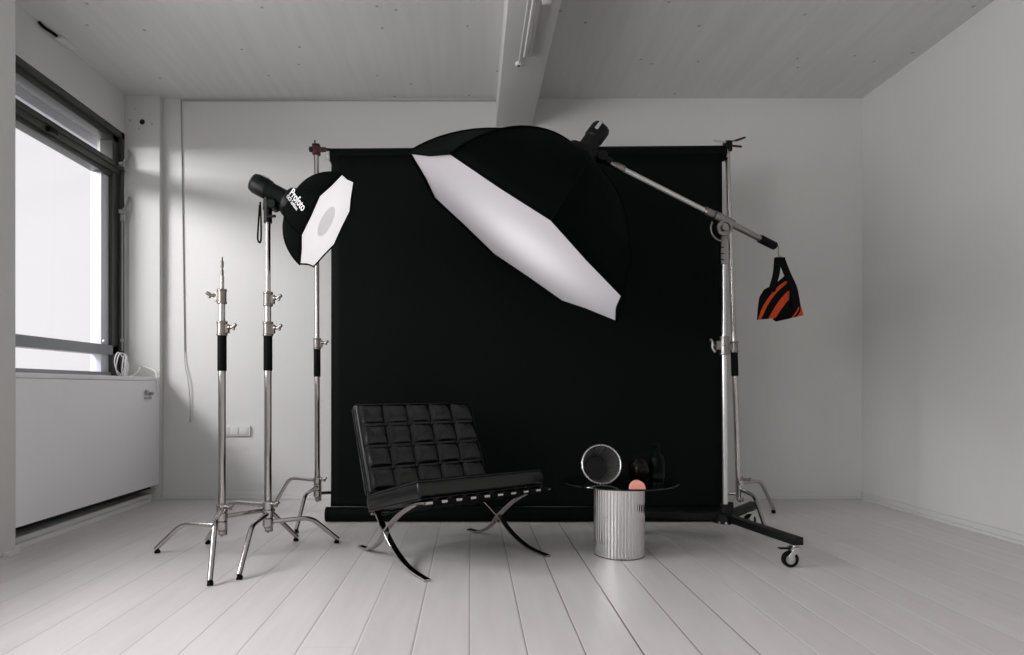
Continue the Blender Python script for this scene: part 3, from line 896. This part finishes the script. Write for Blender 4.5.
pouch('rear_pouch', [(168, 578), (190, 520), (240, 420), (245, 310), (285, 335), (325, 360), (340, 400), (352, 475), (372, 548), (280, 572), (190, 593)], .018, .03, mB)
bm = bmesh.new()
def b3(cx, cy, y): p = bagp(cx, cy); return (p[0], y, p[1])
for path in ([b3(188, 160, -.005), b3(165, 270, -.03), b3(140, 345, -.042), b3(128, 400, -.044)], [b3(215, 160, .0), b3(240, 265, -.02), b3(275, 360, -.03), b3(290, 430, -.028), b3(298, 500, -.024)]):
    P = catmull(path, 5)
    bar(bm, P, (1, 0, .15), .042, .004)
bar(bm, [b3(172, 158, -.004), b3(232, 158, 0)], (0, 1, 0), .03, .006)
obj('strap', bm, M['strap'], wb)

# ------------------------------------------------------------------ lounge chair
ch = thing('lounge_chair', 'low black tufted leather lounge chair on crossed chrome legs', 'chair', (-.105, 3.284, 0), (0, 0, math.radians(34.2)))
XW = .357
S_ = [(-.362, .352), (-.27, .334), (-.186, .302), (-.072, .242), (.057, .146), (.122, .082), (.197, .036), (.276, .012), (.362, .0065)]
A_ = [(-.366, .0065), (-.25, .013), (-.153, .033), (-.038, .082), (.057, .146), (.18, .222), (.262, .30), (.335, .455), (.43, .69)]
for sx in (-1, 1):
    bm = bmesh.new(); bar(bm, catmull([(sx*XW, y, z) for y, z in S_], 6), (1, 0, 0), .034, .011); obj('seat_leg', bm, M['chrome'], ch)
    bm = bmesh.new(); bar(bm, catmull([(sx*(XW-.034*max(0, min(1, (z-.16)/.14))), y, z) for y, z in A_], 6), (1, 0, 0), .034, .011); obj('back_leg', bm, M['chrome'], ch)
for nm, y, z in (('front_rail', -.358, .350), ('rear_rail', .19, .213), ('back_rail', .43, .685), ('cross_rail', .055, .17)):
    if nm == 'cross_rail': continue
    e = XW-.03 if nm == 'back_rail' else XW+.012
    bm = bmesh.new(); bar(bm, [(-e, y, z), (e, y, z)], (0, 1, -.25), .03, .012); obj(nm, bm, M['chrome'], ch)
for k in range(9):
    x = -XW+.047+k*.0795
    bm = bmesh.new()
    for s in (1, -1): pass
    bar(bm, [(x, -.372, .340), (x, -.376, .350), (x, -.372, .361), (x, -.34, .356), (x, .0, .283), (x, .17, .226), (x, .205, .214), (x, .208, .205), (x, .19, .198), (x, .15, .212), (x, -.02, .262), (x, -.33, .336), (x, -.368, .338)], (1, 0, 0), .044, .004)
    obj('strap', bm, M['strap'], ch)
for k in range(4):
    z = .37+.085*k; y = .262+(z-.30)*.43+.004
    bm = bmesh.new(); bar(bm, [(-XW-.004, y+.004, z), (0, y+.012, z), (XW+.004, y+.004, z)], (0, .4, 1), .04, .004); obj('back_strap', bm, M['strap'], ch)

def cushion(name, mt, w, l, th, nx, ny, bulge):
    """local: x across, y along, z up (tufted face); bottom at z=0"""
    root = None
    SUB = 12
    bm = bmesh.new()
    NX, NY = nx*SUB, ny*SUB
    def prof(t): return max(0., 1-abs(2*t-1)**2.6)
    rnd = random.Random(name)
    jig = {(i, j): rnd.uniform(.8, 1.15) for i in range(nx) for j in range(ny)}
    def hgt(i, j):
        u = i/SUB; v = j/SUB
        a = min(int(u), nx-1); b = min(int(v), ny-1)
        f = (prof(u-a)*prof(v-b))**.42
        edge = min(i, NX-i, j, NY-j)/SUB
        r = 1
        return th-bulge + bulge*f*jig[(a, b)] + .0015*math.sin(i*1.7+j*.6)*f - (.006 if edge == 0 else 0)
    g = [[bm.verts.new((-w/2+w*i/NX, -l/2+l*j/NY, hgt(i, j))) for j in range(NY+1)] for i in range(NX+1)]
    for i in range(NX):
        for j in range(NY): bm.faces.new((g[i][j], g[i+1][j], g[i+1][j+1], g[i][j+1]))
    loop = [g[i][0] for i in range(NX+1)]+[g[NX][j] for j in range(1, NY+1)]+[g[i][NY] for i in range(NX-1, -1, -1)]+[g[0][j] for j in range(NY-1, 0, -1)]
    lv = [loop]
    for z, out in ((th*.72, .004), (th*.5, .006), (th*.28, .004), (.004, -.002), (0, -.012)):
        R = []
        for v in loop:
            x, y = v.co.x, v.co.y
            sx = (abs(x) > w/2-1e-4)*math.copysign(1, x); sy = (abs(y) > l/2-1e-4)*math.copysign(1, y)
            R.append(bm.verts.new((x+sx*out, y+sy*out, z)))
        lv.append(R)
    m = len(loop)
    for A, B in zip(lv, lv[1:]):
        for k in range(m): bm.faces.new((A[k], A[(k+1) % m], B[(k+1) % m], B[k]))
    bm.faces.new(lv[-1])
    for v in bm.verts: v.co = mt @ v.co
    c = obj(name, bm, M['leather'], ch, sharp=False)
    bm = bmesh.new()
    for z in (th-bulge-.004, .006):
        rr = .008; hw, hl = w/2+.001, l/2+.001
        P = []
        for cx_, cy_, a0 in ((hw-rr, hl-rr, 0), (-hw+rr, hl-rr, PI/2), (-hw+rr, -hl+rr, PI), (hw-rr, -hl+rr, 1.5*PI)):
            for q in range(4): P.append(mt @ V((cx_+rr*math.cos(a0+q*PI/6), cy_+rr*math.sin(a0+q*PI/6), z)))
        P.append(P[0]); tube(bm, P, .0042, 8, False)
    obj('piping', bm, M['leather'], c)
    for i in range(1, nx):
        for j in range(1, ny):
            bm = bmesh.new()
            lathe(bm, [(0, .012), (.007, .011), (.012, .006), (.0125, 0), (0, -.004)], 12, mt @ Matrix.Translation((-w/2+w*i/nx, -l/2+l*j/ny, th-bulge-.001)))
            obj('button', bm, M['leather'], c)
    return c
# seat: bottom line from (y=-.31,z=.347) falling 15 degrees to the back
a = math.radians(-14.6); ls = .56
mt = Matrix.Translation((0, -.318, .352)) @ Matrix.Rotation(a, 4, 'X') @ Matrix.Translation((0, ls/2, .004))
cushion('seat_cushion', mt, .736, ls, .100, 5, 5, .008)
# back: rear face from (.272,.30) leaning back 21.8 degrees
lb = .485
mt = Matrix.Translation((0, .266, .298)) @ Matrix.Rotation(math.radians(90-21.8), 4, 'X') @ Matrix.Translation((0, lb/2, .004))
cushion('back_cushion', mt, .742, lb, .104, 5, 4, .025)

# ------------------------------------------------------------------ side table and its things
st = thing('side_table', 'round side table, fluted silver drum under a dark glass top', 'side table', (.776, 3.25, 0))
TH = .385
def fluted(bm, r0, r1, z0, z1, n, depth, wall, mtx=None, bottom=False):
    K = n*10; rows = []
    for (ro, z, inner) in ((r0, z0, 0), (r1, z1, 0), (r1, z1, 1), (r0, z0, 1)):
        R = []
        for k in range(K):
            a = 2*PI*k/K; r = ro - wall*inner + depth*abs(math.sin(n*a/2))**.28
            v = V((r*math.cos(a), r*math.sin(a), z)); R.append(bm.verts.new(mtx @ v if mtx else v))
        rows.append(R)
    for A, B in zip(rows, rows[1:]+rows[:1]):
        for k in range(K): bm.faces.new((A[k], A[(k+1) % K], B[(k+1) % K], B[k]))
bm = bmesh.new(); fluted(bm, .1285, .1285, .006, TH-.008, 44, .0028, .012); obj('drum', bm, M['flute'], st)
bm = bmesh.new(); lathe(bm, [(.118, 0), (.13, 0), (.131, .003), (.131, .008), (.118, .008)], 48, closed=True); obj('base_ring', bm, M['steel'], st)
bm = bmesh.new(); lathe(bm, [(0, TH-.008), (.294, TH-.008), (.297, TH-.006), (.298, TH-.003), (.297, TH-.0005), (.294, TH), (0, TH)], 72); obj('glass_top', bm, M['smoked'], st)

# fluted bowl lying on its side, mouth towards the camera
vz = thing('fluted_vase', 'ribbed silver vase lying on its side on the table, open end forward', 'vase', (.658, 3.13, TH))
d = V((.04, 1, 0)).normalized()
r_m, r_e, L = .098, .058, .19
tilt = math.atan2(r_m-r_e, L)
dd = (d*math.cos(tilt)+V((0, 0, -math.sin(tilt)))).normalized()
mtv = axis_mtx(V((0, 0, 0))+V((0, 0, r_m*math.cos(tilt)+.004)), dd)
bm = bmesh.new()
K = 200; rows = []; n = 40
for (ro, z, inn) in ((r_m, 0, 0), (r_e, L, 0), (r_e-.004, L-.004, 1), (r_m-.004, 0, 1)):
    R = []
    for k in range(K):
        a_ = 2*PI*k/K; r = ro + (.005 if z > 0 else .0035)*abs(math.sin(n*a_/2))
        R.append(bm.verts.new(mtv @ V((r*math.cos(a_), r*math.sin(a_), z))))
    rows.append(R)
for A, B in zip(rows, rows[1:]+rows[:1]):
    for k in range(K): bm.faces.new((A[k], A[(k+1) % K], B[(k+1) % K], B[k]))
obj('body', bm, M['flute_soft'], vz)
bm = bmesh.new(); P = [mtv @ V(((r_m-.0015)*math.cos(2*PI*k/48), (r_m-.0015)*math.sin(2*PI*k/48), -.001)) for k in range(49)]
tube(bm, P, .0032, 8, False); obj('rim', bm, M['bright_metal'], vz)
bm = bmesh.new(); lathe(bm, [(0, L-.012), (r_e-.003, L-.012), (r_e-.003, L-.006), (0, L-.006)], 32, mtv); obj('bottom', bm, M['smoked'], vz)

bm = bmesh.new()
R = .037; N_ = 28
fr = [bm.verts.new((R*math.cos(PI*k/N_), -.012, R*1.12*math.sin(PI*k/N_))) for k in range(N_+1)]
bk = [bm.verts.new((R*math.cos(PI*k/N_), .012, R*1.12*math.sin(PI*k/N_))) for k in range(N_+1)]
bm.faces.new(fr); bm.faces.new(bk[::-1])
for k in range(N_): bm.faces.new((fr[k], fr[k+1], bk[k+1], bk[k]))
bm.faces.new((fr[0], bk[0], bk[-1], fr[-1]))
bmesh.ops.bevel(bm, geom=[e for e in bm.edges if len(e.link_faces) == 2 and e.calc_face_angle(0) > 1], offset=.002, segments=2, affect='EDGES')
pk = obj('candle', bm, M['pink'], None, loc=(.800, 2.985, TH)); tag(pk, 'small salmon pink half-round candle on the front edge of the table', 'candle')
bm = bmesh.new()
lathe(bm, [(0, 0), (.03, 0), (.048, .02), (.058, .055), (.05, .09), (.034, .108), (.03, .112), (.026, .108), (.044, .085), (.05, .055), (.04, .022), (0, .012)], 32)
bw = obj('round_vase', bm, M['bowl'], None, loc=(.885, 3.27, TH)); tag(bw, 'small dark round glass vase behind the pink candle', 'vase')
bt = thing('bottle', 'dark green bottle at the right side of the table top', 'bottle', (.985, 3.29, TH))
bm = bmesh.new(); lathe(bm, [(0, 0), (.036, 0), (.039, .006), (.039, .1), (.034, .12), (.016, .14), (.014, .175), (.016, .178), (.016, .186), (0, .186)], 28); obj('body', bm, M['bottle'], bt)
bm = bmesh.new(); lathe(bm, [(.0395, .012), (.0398, .012), (.0398, .035), (.0395, .035)], 28, closed=True); obj('paper_label', bm, M['plastic'], bt)

# ------------------------------------------------------------------ daylight
sc = bpy.context.scene
w = bpy.data.worlds.new('overcast_sky'); sc.world = w; w.use_nodes = True
bg = w.node_tree.nodes['Background']; bg.inputs[0].default_value = (.98, .95, .965, 1); bg.inputs[1].default_value = 1.0
def area(name, loc_, rot, sx, sy, power, c=(1, .98, .985)):
    l = bpy.data.lights.new(name, 'AREA'); l.shape = 'RECTANGLE'; l.size = sx; l.size_y = sy; l.energy = power; l.color = c
    o = bpy.data.objects.new(name, l); col.objects.link(o); o.location = loc_; o.rotation_euler = rot
    return o
def aimed(name, p, q, sx, sy, power):
    o = area(name, p, (0, 0, 0), sx, sy, power)
    o.rotation_euler = (V(q)-V(p)).to_track_quat('-Z', 'Y').to_euler()
    return o
aimed('daylight', (XL-1.9, 2.75, 3.0), (-1.9, 4.86, 1.4), 2.0, .65, 195)
area('daylight', (XL-.55, 1.6, 1.95), (0, math.radians(-90+14), 0), 2.2, 2.4, 165)
area('daylight', (XL-.55, -1.4, 1.95), (0, math.radians(-90+14), 0), 2.2, 2.4, 225)

# ------------------------------------------------------------------ camera
cd = bpy.data.cameras.new('camera'); cam = bpy.data.objects.new('camera', cd); col.objects.link(cam)
cam.location = (0, 0, .87); cam.rotation_euler = (PI/2, 0, 0)
cd.sensor_width = 36; cd.lens = 620/1024*36
cd.shift_x = 41/1024; cd.shift_y = 60.5/1024
cd.clip_start = .05
sc.camera = cam
sc.view_settings.view_transform = 'Standard'
sc.view_settings.look = 'None'
sc.view_settings.exposure = 0
